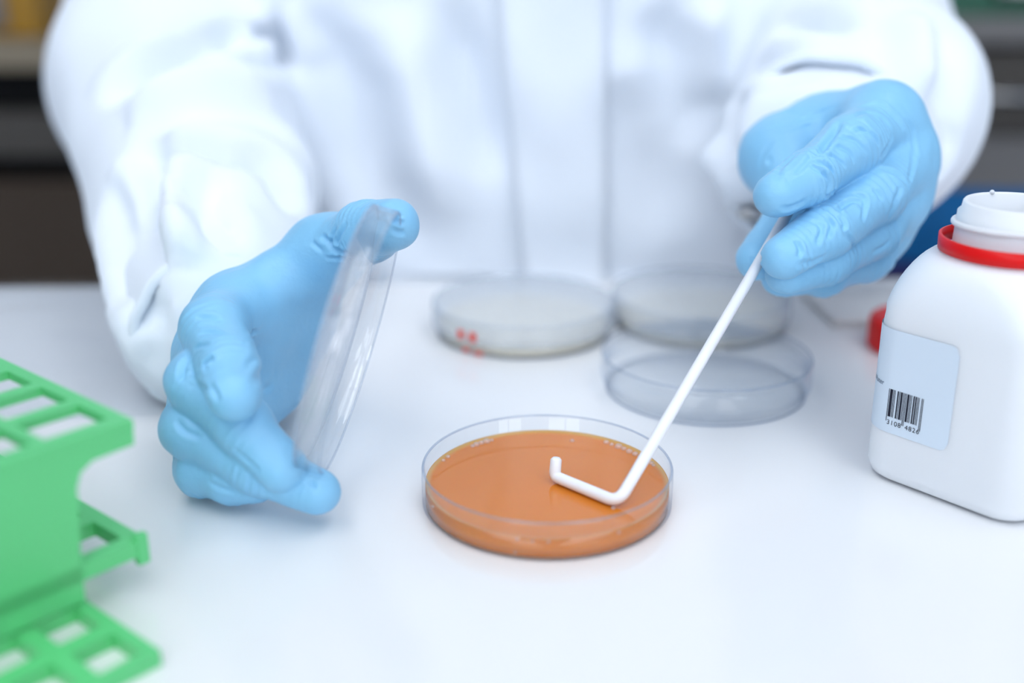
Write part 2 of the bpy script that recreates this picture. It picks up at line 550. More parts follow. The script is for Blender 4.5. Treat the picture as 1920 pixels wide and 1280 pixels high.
# things on the left worktop
t = tag(empty('storage_box', (-.66, 1.52, .078)), 'yellow and grey box on the tan worktop at far left', 'box')
obj('body', BX(-.075, .075, -.06, .06, 0, .085, bev=.006), M['yellow'], t)
obj('grey_panel', BX(-.035, .035, -.066, -.06, .012, .06, bev=.003), M['mid_grey'], t)
obj('lid', BX(-.079, .079, -.064, .064, .085, .105, bev=.004), M['mid_grey'], t)
t = tag(empty('green_tray', (.64, 1.55, .105)), 'dark green tray on the pale grey worktop at far right', 'tray')
bm = bmesh.new()
box(bm, -.16, .16, -.1, .1, 0, .006); box(bm, -.16, .16, -.1, -.094, .006, .05); box(bm, -.16, .16, .094, .1, .006, .05)
box(bm, -.16, -.154, -.094, .094, .006, .05); box(bm, .154, .16, -.094, .094, .006, .05)
obj('shell', bm, M['dark_green'], t)
bm = tube([(-.05, -.1, .03), (-.05, -.115, .03), (.05, -.115, .03), (.05, -.1, .03)], .005, 8)
obj('handle', bm, M['steel'], t, True)

# blue lab chair behind the bottle
ch = tag(empty('lab_chair', (.44, .985, FZ), math.radians(176)), 'blue upholstered laboratory chair standing behind the white bottle', 'chair')
obj('backrest', BX(-.20, .20, -.03, .035, .74, .885, bev=.028), M['blue_seat'], ch, True)
obj('seat', BX(-.22, .22, -.37, .02, .52, .60, bev=.03), M['blue_seat'], ch, True)
obj('back_shell', BX(-.195, .195, .030, .048, .60, .828, bev=.008), M['navy'], ch, True)
obj('front_pad', BX(-.185, .185, -.046, -.02, .62, .86, bev=.015), M['navy'], ch, True)
obj('gas_column', lathe([(0, .10), (.028, .10), (.028, .32), (.02, .32), (.02, .53), (0, .53)], 24, False), M['steel'], ch, True)
for k in range(5):
    a = 2 * PI * k / 5
    bm = tube([(0, -.15, .11), (.20 * math.cos(a), -.15 + .20 * math.sin(a), .07)], [.025, .018], 10)
    g = obj('foot', bm, M['navy'], ch, True)
    bm = bmesh.new(); bmesh.ops.create_uvsphere(bm, u_segments=14, v_segments=8, radius=.03)
    for v in bm.verts: v.co += Vector((.205 * math.cos(a), -.15 + .205 * math.sin(a), .03))
    obj('caster', bm, M['black'], g, True)
for v in ch.children:
    if v.name.startswith('gas'): v.location.y = -.15

# ------------------------------------------------------------------ petri dishes
def dish_base(R=.0447, h=.014, wl=.0012, fl=.0012):
    return lathe([(0, .0004), (R - .0028, .0004), (R - .0022, 0), (R - .0012, 0), (R, .0012), (R, h - .0004), (R - .0004, h), (R - wl + .0003, h), (R - wl, h - .0004), (R - wl, fl + .0008), (R - wl - .0008, fl), (0, fl)], 128, False)


def dish_lid(R=.0467, z0=.006, z1=.0172, wl=.0011):
    return lathe([(0, z1), (R - .002, z1), (R - .0005, z1 - .0004), (R, z1 - .0016), (R, z0), (R - wl, z0), (R - wl, z1 - wl - .0008), (R - wl - .001, z1 - wl), (0, z1 - wl)], 128, False)


def agar_fill(R, z0, z1, men=.0009):
    pr = [(0, z0), (R, z0), (R, z1 + men)]
    for k in range(1, 9):
        pr.append((R - .0004 * k, z1 + men * math.exp(-k * .0004 / .0009)))
    pr.append((R * .5, z1)); pr.append((0, z1))
    return lathe(pr, 128, False)


def ring(R, z, t=.00042):
    return lathe([(R - .0006 + t * math.cos(a), z + t * math.sin(a)) for a in np.linspace(0, 2 * PI, 8, endpoint=False)], 128, True)


DC = Vector((.0125, .3677, 0))
AZ = .0072
d = tag(empty('petri_dish', DC), 'open clear petri dish holding amber agar, in front of the others', 'petri dish')
obj('base', dish_base(), M['clear'], d, True)
obj('rim', ring(.0447, .0141), M['edge'], d, True)
ag = obj('agar', agar_fill(.0434, .00125, AZ), M['agar'], d, True)
# bubbles along the rim of the agar and beads of water on the wall
bub = [(x, y, r) for x, y, r in ((886, 836, .0007), (893, 833, .0010), (902, 830, .0009), (912, 827, .0012), (922, 825, .0006), (1073, 826, .0007),
       (1137, 829, .0009), (1147, 833, .0007), (1160, 837, .0012), (1170, 841, .0008), (1180, 846, .0010), (1191, 851, .0009), (1200, 856, .0008), (1222, 868, .0008), (1228, 872, .0006), (836, 855, .0007), (828, 862, .0006), (1062, 908, .0011), (1072, 915, .0007), (1150, 952, .0006))]
for x, y, r in bub:
    a, b = (x - 960) / CAM_F, (y - 640) / CAM_F
    dd = (AZ + .0004 - CAM_H) / (-_s - b * _c)
    p = at(x, y, dd) - DC
    rad = math.hypot(p.x, p.y)
    if rad > .0415: p.x *= .0415 / rad; p.y *= .0415 / rad
    bm = bmesh.new(); bmesh.ops.create_uvsphere(bm, u_segments=12, v_segments=8, radius=r * 1.35)
    for v in bm.verts: v.co = Vector((v.co.x, v.co.y, v.co.z * .8)) + Vector((p.x, p.y, AZ + .0003))
    obj('bubble', bm, M['bubble'], d, True)
for ang, z in ((-104, .0079), (-97.5, .0078), (-91, .0078), (-105, .0030), (-152, .0080), (-60, .0079)):
    bm = bmesh.new(); bmesh.ops.create_uvsphere(bm, u_segments=10, v_segments=8, radius=.00045)
    a = math.radians(ang)
    for v in bm.verts: v.co += Vector((.0447 * math.cos(a), .0447 * math.sin(a), z))
    obj('water_bead', bm, M['bubble'], d, True)


def closed_dish(cx, cy, lab, agar=None, rot=0, lm='clear'):
    t = tag(empty('petri_dish', (cx, cy, 0), rot), lab, 'petri dish', 'closed petri dishes')
    obj('base', dish_base(), M['clear'], t, True)
    lo_ = obj('lid', dish_lid(), M[lm], t, True)
    obj('rim', ring(.0467, .0168), M['edge'], lo_, True)
    obj('rim', ring(.0447, .0006), M['edge'], t, True)
    if agar: obj('agar', agar_fill(.0434, .00125, agar), M['pale_agar'], t, True)
    return t


dl = closed_dish(.0058, .557, 'closed petri dish with red marks on its side, behind the amber dish', .0052, lm='frost')
closed_dish(.0990, .5705, 'closed petri dish farthest back, under the hand with the spreader', .0045, lm='frost')
closed_dish(.0866, .4765, 'empty clear closed petri dish behind the white spreader rod', None)
for ang, z0, z1 in ((-131, .0075, .0125), (-122, .0075, .0125), (-127, .0018, .0040), (-118, .0012, .0034)):  # the two lower strips paint the reflection of the marks above
    a0 = math.radians(ang); vs = []; fs = []
    for k in range(5):
        a = a0 + (k - 2) * .022
        for z in (z0, z1): vs.append((.0469 * math.cos(a), .0469 * math.sin(a), z))
    for k in range(4): fs.append((2 * k, 2 * k + 2, 2 * k + 3, 2 * k + 1))
    py('red_mark_and_reflection', vs, fs, M['red_mark_and_reflection'], dl)

# ------------------------------------------------------------------ the spreader (L-shaped rod)
GRIP = at(1465, 420, .434)
B0 = Vector((.0362, .3466, AZ + .0024)); B1 = Vector((.0152, .3668, AZ + .0024))


def bend(p0, p1, p2, r, n=8):
    u, v = (p0 - p1).normalized(), (p2 - p1).normalized()
    return [(p1 + u * r) * (1 - t) ** 2 + p1 * 2 * t * (1 - t) + (p1 + v * r) * t ** 2 for t in [i / n for i in range(n + 1)]]


dirr = (GRIP - B0).normalized()
TOPR = B0 + dirr * ((GRIP - B0).length + .022)
TIP = B1 + Vector((.0006, .0012, .0068))
pts = [TOPR] + bend(TOPR, B0, B1, .005) + bend(B0, B1, TIP, .0022) + [TIP - (TIP - B1).normalized() * .0008, TIP]
rad = [.0020] + [.0021] * 18 + [.0020, .0013]
sp = tag(empty('cell_spreader', B0 - Vector((0, 0, .0024))), 'white L-shaped plastic spreader dipped in amber agar, held by the right glove', 'spreader')
rod = obj('rod', tube([p - sp.location for p in pts], rad, 20), M['white_plastic'], sp, True)

# ------------------------------------------------------------------ the bottle
BC = Vector((.1753, .3867, 0)); BH, BR = .0325, .012
BYAW = math.atan2(-.758, .652)   # direction of the labelled face, left to right


def rsq(half, r, n=12):
    """rounded square outline (half side, corner radius), ccw, 4*(n+1) points"""
    o = []
    for q in range(4):
        cx, cy = ((1, 1), (-1, 1), (-1, -1), (1, -1))[q]
        for k in range(n + 1):
            a = PI / 2 * (q + k / n)
            o.append((cx * (half - r) + r * math.cos(a), cy * (half - r) + r * math.sin(a)))
    return o


bt = tag(empty('bottle', BC, BYAW), 'open white square plastic bottle with red neck ring and barcode label', 'bottle')
prof = [(BH - .010, BR * .5, 0.0), (BH - .004, BR * .8, 0.0003), (BH - .0012, BR, .0022), (BH, BR, .006), (BH, BR, .058), (BH - .0004, BR + .0003, .0635)]
for k in range(1, 11):
    t_ = k / 10
    a = t_ * PI / 2 * .86
    hh = .0222 + (BH - .0222) * math.cos(a * 1.0) ** 0.9
    hh = max(hh, .0212)
    prof.append((hh, min(hh, BR + (hh - BR) * t_ ** 1.2), .0635 + .0225 * math.sin(a) / math.sin(PI / 2 * .86)))
prof += [(.0205, .0205, .0866), (.0200, .0200, .0885), (.0198, .0198, .0925), (.0197, .0197, .0955), (.0195, .0195, .1005), (.0184, .0184, .1015), (.0180, .0180, .1040), (.0176, .0176, .1046), (.0168, .0168, .1046),
         (.0163, .0163, .1040), (.0165, .0165, .0880), (.0175, .0175, .084), (.022, .02, .078), (BH - .004, BR, .060), (BH - .003, BR - .001, .006), (BH - .012, BR * .5, .003)]
bm = bmesh.new()
rows = [[bm.verts.new((x, y, z)) for x, y in rsq(h_, min(r_, h_ - 1e-5))] for h_, r_, z in prof]
for a, b in zip(rows, rows[1:]):
    for i in range(len(a)):
        k = (i + 1) % len(a); bm.faces.new((a[i], a[k], b[k], b[i]))
bm.faces.new(rows[0][::-1]); bm.faces.new(rows[-1])
obj('body', bm, M['hdpe'], bt, True)
# screw thread bead: a helix of one and a quarter turns, and the moulding nib on the lip
hp = [((.0202) * math.cos(a), (.0202) * math.sin(a), .0957 + .0040 * ((a - 2.2) / (2 * PI))) for a in np.linspace(1.9, 1.9 + 2 * PI * 1.02, 90)]
obj('thread', tube(hp, [.0004] + [.0011] * 88 + [.0004], 10), M['hdpe'], bt, True)
bm = bmesh.new(); bmesh.ops.create_uvsphere(bm, u_segments=10, v_segments=8, radius=.0009)
for v in bm.verts: v.co += Vector((.0165 * math.cos(2.6), .0165 * math.sin(2.6), .1047))
obj('moulding_nib', bm, M['hdpe'], bt, True)
obj('neck_ring', lathe([(.0236, .0868), (.0246, .0870), (.0247, .0920), (.0236, .0922)], 96, True), M['red'], bt, True)


def face_pt(s, z, off=.00025):
    """point on the labelled side: s metres along the face from its left corner tangent; negative wraps the corner"""
    L = 2 * (BH - BR)
    if s >= 0:
        return (-(BH - BR) + s, -BH - off, z)
    a = -s / BR
    if a <= PI / 2:
        return (-(BH - BR) - (BR + off) * math.sin(a), -(BH - BR) - (BR + off) * math.cos(a), z)
    return (-BH - off, -(BH - BR) + (-s - BR * PI / 2), z)


def patch(name, outline_fn, s0, s1, z0, z1, rc, m, off, parent, n=40):
    """rounded rectangle laid on the bottle side"""
    vs, fs = [], []
    for i in range(n + 1):
        s = s0 + (s1 - s0) * i / n
        e = min(s - s0, s1 - s)
        cut = rc - math.sqrt(max(0, rc * rc - (rc - e) ** 2)) if e < rc else 0
        for z in (z0 + cut, z1 - cut): vs.append(face_pt(s, z, off))
    for i in range(n): fs.append((2 * i, 2 * i + 2, 2 * i + 3, 2 * i + 1))
    return py(name, vs, fs, m, parent)


LS0, LS1, LZ0, LZ1 = -.034, .0235, .0205, .0595
lb = patch('label', None, LS0, LS1, LZ0, LZ1, .0035, M['label'], .00025, bt, 60)
BS0, BS1 = -.0011, .0126
pat = '1141111321113111111131111221211113111'
unit = (BS1 - BS0) / sum(map(int, pat)); s = BS0
vs, fs = [], []
for i, ch_ in enumerate(pat):
    wd = int(ch_) * unit
    if i % 2 == 0:
        lo = .0243 if i in (0, 16, 18, 34, 36) else .0262
        k = len(vs)
        for ss in (s, s + wd):
            for z in (lo, .0368): vs.append(face_pt(ss, z + .0006, .00038))
        fs.append((k, k + 2, k + 3, k + 1))
    s += wd
py('barcode', vs, fs, M['ink'], lb, False)


def text_on(name, txt, s0, z0, size, m, spacing=1.0, shear=0.0):
    cu = bpy.data.curves.new(name, 'FONT'); cu.body = txt; cu.size = size; cu.space_character = spacing
    o = bpy.data.objects.new(name, cu); C.objects.link(o)
    dg = bpy.context.evaluated_depsgraph_get()
    me = bpy.data.meshes.new_from_object(o.evaluated_get(dg))
    C.objects.unlink(o); bpy.data.objects.remove(o)
    for v in me.vertices:
        v.co = face_pt(s0 + v.co.x, z0 + v.co.y, .0004)
    me.name = name
    return link(name, me, m, lb, False)


text_on('digits', '3108', BS0 + .0004, .0238, .0026, M['ink'], 1.15)
text_on('digits', '4826', BS0 + .0077, .0238, .0026, M['ink'], 1.15)
text_on('lettering', 'Water', -.0112, .0378, .0028, M['grey_ink'])

# red screw cap lying behind the bottle
cp = tag(empty('bottle_closure', (.2005, .530, 0)), 'red screw cap lying on the table behind the white bottle', 'cap')
bm = bmesh.new(); n = 72; rows = []
for r, z in ((0, .0162), (.0215, .0162), (.0232, .0152), (.0237, .0135), (.0237, .001), (.0230, 0), (.0212, 0), (.0212, .0140), (0, .0140)):
    if r == 0: rows.append([bm.verts.new((0, 0, z))]); continue
    rows.append([bm.verts.new(((r + (.0004 if (i % 2 and .0008 < z < .0140 and r > .0225) else 0)) * math.cos(2 * PI * i / n), (r + (.0004 if (i % 2 and .0008 < z < .0140 and r > .0225) else 0)) * math.sin(2 * PI * i / n), z)) for i in range(n)])
for a, b in zip(rows, rows[1:]):
    for i in range(n):
        k = (i + 1) % n
        q = list(dict.fromkeys([a[i % len(a)], a[k % len(a)], b[k % len(b)], b[i % len(b)]]))
        bm.faces.new(q)
obj('shell', bm, M['red'], cp, False)

# folded wipe behind the cap
vs, fs = [], []
for j in range(2):
    for i in range(13):
        for k in range(9):
            x, y = i / 12 * .11, k / 8 * .055
            z = .0006 + j * .0012 + .0003 * (1 + math.sin(x * 60 + y * 30 + j))
            vs.append((x, y, z))
for j in range(2):
    for i in range(12):
        for k in range(8):
            q = j * 117 + i * 9 + k
            fs.append((q, q + 9, q + 10, q + 1))
for k in range(8):
    fs.append((k, k + 1, 117 + k + 1, 117 + k))
wp = py('paper_wipe', vs, fs, M['paper'])
wp.location, wp.rotation_euler.z = (.168, .563, 0), math.radians(4)
so = wp.modifiers.new('thickness', 'SOLIDIFY'); so.thickness = .0003
tag(wp, 'folded white paper wipe on the table beyond the red cap', 'paper')

# crinkled clear film at the back left of the table
rs = np.random.RandomState(3); vs, fs = [], []
NX, NY = 44, 24
dirs = [(rs.uniform(-1, 1), rs.uniform(-1, 1), rs.uniform(30, 75), rs.uniform(0, 6)) for _ in range(9)]
for i in range(NX + 1):
    for k in range(NY + 1):
        x, y = i / NX * .36, k / NY * .20
        z = sum(abs(math.sin((a * x + b * y) * f + ph)) for a, b, f, ph in dirs) / 9
        e = min(i, NX - i, 6) / 6 * min(k, NY - k, 4) / 4
        vs.append((x + .006 * math.sin(y * 40), y + .005 * math.sin(x * 33), .0008 + .0060 * z * (.25 + .75 * e)))
for i in range(NX):
    for k in range(NY):
        q = i * (NY + 1) + k
        fs.append((q, q + NY + 1, q + NY + 2, q + 1))
fm = py('plastic_film', vs, fs, M['bag'], None, False)
fm.location, fm.rotation_euler.z = (-.50, .42, 0), math.radians(4)
tag(fm, 'crinkled clear plastic film on the table behind the green rack', 'plastic film')

# ------------------------------------------------------------------ green test tube rack
RO = Vector((-.0971, .2679, 0))
rk = tag(empty('tube_rack', RO, math.atan2(.65, -.76)), 'bright green plastic test tube rack at the lower left edge', 'rack')
# local x runs along the rack (a); local y runs to the right of it, so b = +y


def plate(a0, a1, b0, b1, z0, z1, ha, la, hb, lb_, pa, pb):
    """plate with a grid of rectangular holes starting at (ha, hb), size la x lb_, pitch pa x pb"""
    xs, ys = [a0], [b0]
    cols, rws = [], []
    a = ha
    while a + la < a1 - .002: cols.append((a, a + la)); a += pa
    b = hb
    while b + lb_ < b1 - .002: rws.append((b, b + lb_)); b += pb
    bm = bmesh.new()
    prev = a0
    for c0, c1 in cols + [(a1, a1)]:
        if c0 > prev: box(bm, prev, c0, b0, b1, z0, z1)
        if c1 > c0:
            pb_ = b0
            for r0, r1 in rws + [(b1, b1)]:
                box(bm, c0, c1, pb_, r0, z0, z1); pb_ = r1
        prev = c1
    bmesh.ops.remove_doubles(bm, verts=bm.verts[:], dist=1e-6)
    return bm


LA, LB = .175, .105
obj('base_plate', plate(0, LA, 0, LB, 0, .005, .0030, .0145, .0040, .0130, .0205, .0185), M['green'], rk)
obj('middle_shelf', plate(.037, LA, -.021, LB + .01, .0125, .0175, .043, .016, -.016, .019, .022, .024), M['green'], rk)
obj('top_plate', plate(.037, LA, -.021, LB + .01, .0540, .0570, .043, .0165, -.0165, .0200, .022, .0240), M['green'], rk)


def end_panel(a):
    o = [(.001, .006), (.0005, .020), (-.001, .036), (-.0012, .042), (-.003, .0462), (-.007, .0485), (-.0205, .0490), (-.0208, .0541)]
    o2 = [(LB - 0.001, .006), (LB, .020), (LB, .036), (LB, .042), (LB + .001, .0462), (LB + .004, .0485), (LB + .0095, .0490), (LB + .0098, .0541)]
    bm = bmesh.new()
    f = bm.faces.new([bm.verts.new((a, y, z)) for y, z in o + o2[::-1]])
    r = bmesh.ops.extrude_face_region(bm, geom=[f])
    for v in r['geom']:
        if isinstance(v, bmesh.types.BMVert): v.co.x += .003
    return bm


obj('end_panel', end_panel(.037), M['green'], rk)
obj('end_panel', end_panel(LA - .003), M['green'], rk)
for yy in (-.0212, LB + .008):
    obj('shelf_tab', BX(.0365, .0395, yy, yy + .004, .0095, .0195, bev=.0005), M['green'], rk)

# ------------------------------------------------------------------ the person
pr = tag(empty('person', (.01, .76, FZ)), 'person in white lab coat and blue gloves working behind the table', 'person')
PO = np.array(pr.location)
UP = lambda x, y, d, r: (tuple(at(x, y, d)), r)


def finish(name, V, Q, m, parent=None):
    me = bpy.data.meshes.new(name)
    W = V - PO
    me.vertices.add(len(W)); me.vertices.foreach_set('co', W.astype(np.float32).ravel())
    me.loops.add(Q.size); me.loops.foreach_set('vertex_index', Q.astype(np.int32).ravel())
    me.polygons.add(len(Q))
    me.polygons.foreach_set('loop_start', np.arange(0, Q.size, 4, dtype=np.int32))
    me.update(calc_edges=True); me.validate()
    return link(name, me, m, parent or pr, True)


def bounds(lists, pad):
    P = [np.array(p) for l in lists for p, r in l]
    R = max(r for l in lists for p, r in l)
    return np.min(P, 0) - R - pad, np.max(P, 0) + R + pad


def build_hand(palm, fingers, h, kp=.012, kf=.004, kb=.010, ks=.0012):
    lo, hi = bounds(palm + fingers, .003)

    def fn(P):
        pd = None
        for c in palm:
            e = chain(P, c, kf) if len(c) > 1 else None
            pd = e if pd is None else smin(pd, e, kp)
        res = None
        for c in fingers:
            f = smin(chain(P, c, kf), pd, kb)
            res = f if res is None else smin(res, f, ks)
        return res
    V, Q = nets(lo, hi, h, fn)
    return relax(V, Q, 2, .5), Q


def joint_wrinkles(V, Q, fingers, amp, seed):
    """fine cross wrinkles of a stretched glove where the fingers bend"""
    N = vnormals(V, Q); best = np.full(len(V), 1e9); D = np.zeros(len(V))
    wob = vnoise(V, 160, seed); md = np.clip(.55 + .6 * vnoise(V, 260, seed + 1), 0, 1.4)
    for c in fingers:
        pts = [np.array(p) for p, r in c]
        L = [0]
        for p, q in zip(pts, pts[1:]): L.append(L[-1] + np.linalg.norm(q - p))
        d, f = seg_dist(V, pts)
        d = d - .010
        m = d < best; best[m] = d[m]
        s_ = f * L[-1]
        e = sum(np.exp(-((s_ - l) / .0085) ** 2) for l in L[1:-1]) + .35 * np.exp(-((s_ - L[-1]) / .006) ** 2)
        wv = np.sin(2 * PI * s_ / .0030 + 1.6 * wob)
        D[m] = (amp * e * md * wv)[m]
    return V + N * D[:, None]


HH = .00062
# ---- the hand with the lid (the person's right hand)
I_, M_, R_, P_ = UP(442, 588, .435, .0125), UP(408, 660, .432, .012), UP(388, 742, .428, .0115), UP(395, 815, .424, .0105)
palmA = [
    [UP(520, 560, .470, .015), I_], [UP(490, 600, .474, .015), M_], [UP(478, 650, .472, .015), R_], [UP(490, 700, .466, .014), P_],
    [UP(545, 590, .466, .0155), UP(612, 474, .444, .0125)],
    [UP(545, 590, .466, .0155), UP(500, 706, .462, .0145), P_],
    [UP(602, 484, .446, .0105), UP(520, 530, .442, .0105), I_],
    [UP(530, 600, .462, .012), UP(470, 640, .442, .012), M_],
    [UP(455, 610, .505, .021), UP(500, 630, .475, .018)],
]
fingA = [
    [I_, UP(400, 616, .402, .0112), UP(429, 690, .381, .0098), UP(440, 738, .369, .0088)],
    [M_, UP(376, 716, .394, .0112), UP(455, 796, .384, .0096), UP(528, 876, .380, .0085)],
    [R_, UP(361, 803, .399, .0106), UP(485, 874, .389, .0092), UP(594, 921, .385, .0080)],
    [P_, UP(378, 878, .404, .0094), UP(432, 895, .398, .0085), UP(482, 900, .394, .0076)],
    [UP(612, 474, .444, .0125), UP(690, 434, .422, .0108), UP(738, 421, .408, .0094)],
]
V, Q = build_hand(palmA, fingA, HH)
foldsA = [
    ([(357, 592), (385, 583), (420, 588)], .0011, .0010), ([(362, 622), (392, 610), (425, 618)], .0010, .0008),
    ([(366, 690), (380, 668), (400, 660)], .0012, .0010), ([(352, 655), (366, 640), (390, 636)], .001, .0007),
    ([(385, 712), (392, 735), (400, 762)], .0012, .0009), ([(372, 672), (376, 700)], .001, .0007),
    ([(463, 640), (485, 628), (505, 619)], .0009, .0010), ([(464, 650), (488, 640)], .0008, .0007), ([(466, 664), (496, 656)], .0009, .0006),
    ([(458, 690), (480, 668), (500, 650)], .0012, .0006), ([(480, 735), (492, 705), (510, 670)], .0015, .0006), ([(505, 770), (512, 730), (525, 690)], .0015, .0006),
    ([(608, 474), (630, 480), (650, 486)], .001, .0010), ([(602, 492), (628, 494), (655, 494)], .0009, .0007), ([(590, 440), (608, 460), (615, 478)], .0011, .0009),
    ([(620, 425), (612, 445), (604, 470)], .001, .0007), ([(640, 415), (626, 440), (618, 462)], .001, .0007), ([(572, 455), (590, 470), (600, 484)], .001, .0006),
    ([(742, 385), (750, 405), (745, 430)], .0012, .0009), ([(765, 392), (752, 410), (770, 425)], .0011, .0009), ([(738, 440), (755, 446), (772, 436)], .001, .0007),
    ([(340, 720), (372, 728), (385, 740)], .0012, .0007), ([(325, 775), (340, 800), (372, 812)], .0012, .0007), ([(345, 660), (335, 690), (330, 715)], .0014, .0010),
    ([(430, 850), (455, 870), (480, 890)], .0010, .0005), 
    ([(575, 890), (590, 898), (600, 912)], .0010, .0007), ([(380, 905), (410, 925), (440, 935)], .0010, .0005),
]
V = sculpt(V, Q, [(p, w_ * .9, d_ * 1.35) for p, w_, d_ in foldsA])
V = joint_wrinkles(V, Q, fingA, .00030, 4)
V += vnormals(V, Q) * (vnoise(V, 750, 13) * .00009)[:, None]
V += vnormals(V, Q) * (vnoise(V, 330, 1) * .00022)[:, None]
V[:, 2] = np.maximum(V[:, 2], .0003)
gA = finish('glove', V, Q, M['glove'])
gA['label'] = 'blue nitrile glove holding up the clear lid'

# ---- the hand with the spreader (the person's left hand)
I_, M_, R_, P_ = UP(1655, 228, .470, .0130), UP(1690, 297, .473, .0130), UP(1680, 366, .478, .0125), UP(1648, 432, .486, .0115)
T0, T1 = UP(1530, 275, .520, .015), UP(1464, 295, .494, .0142)
palmB = [
    [UP(1580, 255, .535, .016), I_], [UP(1600, 290, .538, .016), M_], [UP(1605, 330, .540, .016), R_], [UP(1600, 375, .540, .015), P_],
    [T0, T1], [UP(1545, 245, .500, .0125), I_], [T1, UP(1545, 245, .500, .0125)],
    [UP(1585, 300, .58, .024), UP(1595, 310, .54, .022)],
]
fingB = [
    [I_, UP(1596, 274, .443, .0118), UP(1515, 333, .428, .0098), UP(1455, 367, .421, .0085)],
    [M_, UP(1640, 366, .447, .0115), UP(1545, 436, .430, .0098), UP(1470, 480, .421, .0087)],
    [R_, UP(1640, 430, .458, .0108), UP(1548, 486, .442, .0095), UP(1476, 512, .434, .0082)],
    [P_, UP(1626, 480, .473, .0100), UP(1545, 512, .458, .0085), UP(1462, 522, .449, .0074)],
    [T0, T1, UP(1492, 395, .468, .0106), UP(1418, 487, .447, .0080)],
]
V, Q = build_hand(palmB, fingB, HH)
foldsB = [
    ([(1528, 292), (1548, 296), (1566, 312), (1572, 332)], .0010, .0010), ([(1545, 280), (1568, 284), (1588, 300), (1595, 322)], .0010, .0009),
    ([(1558, 262), (1582, 266), (1605, 284), (1614, 310)], .0010, .0009), ([(1572, 248), (1600, 248), (1625, 268), (1635, 296)], .0010, .0008),
    ([(1590, 235), (1618, 232), (1648, 250), (1660, 280)], .0011, .0009), ([(1600, 210), (1632, 200), (1665, 215), (1685, 250)], .0013, .0008),
    ([(1605, 190), (1645, 182), (1680, 205), (1705, 250)], .0013, .0007), ([(1512, 300), (1532, 302), (1552, 320), (1560, 340)], .0010, .0008),
    ([(1556, 322), (1566, 345), (1560, 370)], .0011, .0009),  
    ([(1455, 398), (1490, 398), (1520, 385)], .0012, .0007),
    ([(1540, 386), (1565, 372), (1590, 362)], .0012, .0009), ([(1572, 385), (1590, 366), (1615, 368), (1622, 385)], .0011, .0010), ([(1600, 352), (1625, 360), (1632, 392), (1628, 420)], .0011, .0010),
    ([(1545, 398), (1562, 408), (1566, 430), (1560, 448)], .0011, .0009), ([(1520, 402), (1545, 418), (1548, 445), (1540, 465)], .0011, .0009),
    ([(1640, 345), (1655, 355), (1664, 380)], .0011, .0007), ([(1578, 392), (1592, 412), (1588, 435)], .0010, .0008),
    ([(1495, 440), (1510, 462), (1508, 488)], .0013, .0009), ([(1500, 500), (1530, 500), (1560, 488)], .0013, .0005),
    ([(1590, 440), (1605, 450), (1615, 470)], .0011, .0007), ([(1520, 495), (1545, 505), (1570, 500)], .0011, .0006),
    ([(1662, 300), (1680, 270), (1684, 250)], .0015, .0011), ([(1655, 312), (1690, 318), (1710, 345)], .0014, .0010), ([(1700, 345), (1690, 380), (1672, 420)], .0014, .0008),
    ([(1720, 270), (1722, 300), (1715, 340)], .0014, .0006), ([(1702, 220), (1722, 250), (1730, 290)], .0012, .0006),
    ([(1425, 330), (1432, 295), (1460, 262)], .0014, .0006), ([(1412, 325), (1420, 290), (1448, 250)], .0013, .0005), ([(1450, 330), (1462, 300), (1500, 270)], .0014, .0007),
    ([(1490, 318), (1510, 290), (1522, 262)], .0012, .0007), ([(1520, 300), (1552, 255), (1572, 215)], .0016, .0014), ([(1480, 225), (1520, 205), (1565, 190)], .0014, .0005),
    ([(1470, 245), (1515, 225), (1560, 205)], .0012, .0005), ([(1395, 480), (1402, 495), (1400, 508)], .0010, .0006), ([(1410, 468), (1415, 485), (1412, 505)], .0010, .0006),
    ([(1645, 480), (1665, 470), (1680, 450)], .0012, .0007),
]
V = sculpt(V, Q, [(p, w_ * .85, d_ * 1.15) for p, w_, d_ in foldsB])
V = joint_wrinkles(V, Q, fingB, .00038, 9)
V += vnormals(V, Q) * (vnoise(V, 750, 12) * .00009)[:, None]
V += vnormals(V, Q) * (vnoise(V, 330, 2) * .00022)[:, None]
gB = finish('glove', V, Q, M['glove'])
gB['label'] = 'blue nitrile glove pinching the white spreader'

# ---- the coat
TX, TY = .012, .765
armA = [(tuple(at(375, -180, .80)), .066), UP(302, 155, .690, .0645), UP(392, 400, .585, .0565), UP(405, 600, .500, .043)]
armB = [(tuple(at(1500, -200, .82)), .064), UP(1594, 60, .690, .056), UP(1606, 212, .595, .0600), UP(1548, 305, .550, .0500)]
shA, shB = (-.185, .77, .48), (.205, .77, .48)


def coat_fn(P):
    q = P - np.array((TX, TY, 0), np.float32)
    z = P[..., 2]
    tz = np.clip((z + .2) / .7, 0, 1)
    hx = .178 + .02 * tz + .03 * np.clip(-z - .1, 0, 1)
    hy = .118 + .02 * np.clip(-z - .05, 0, 1) * 1.0 + .0 * tz
    yy = q[..., 1] - .03 * tz
    rr = (np.abs(q[..., 0] / hx) ** 2.6 + np.abs(yy / hy) ** 2.6) ** (1 / 2.6)
    d = (rr - 1) * hy
    d = np.maximum(d, np.maximum(z - .50, -.36 - z))
    sh = rcone(P, shA, shB, .075, .075)
    d = smin(d, sh, .08)
    for arm, s_ in ((armA, shA), (armB, shB)):
        a = chain(P, [(s_, .070)] + arm, .010)
        d = smin(d, a, .022)
    return d.astype(np.float32)


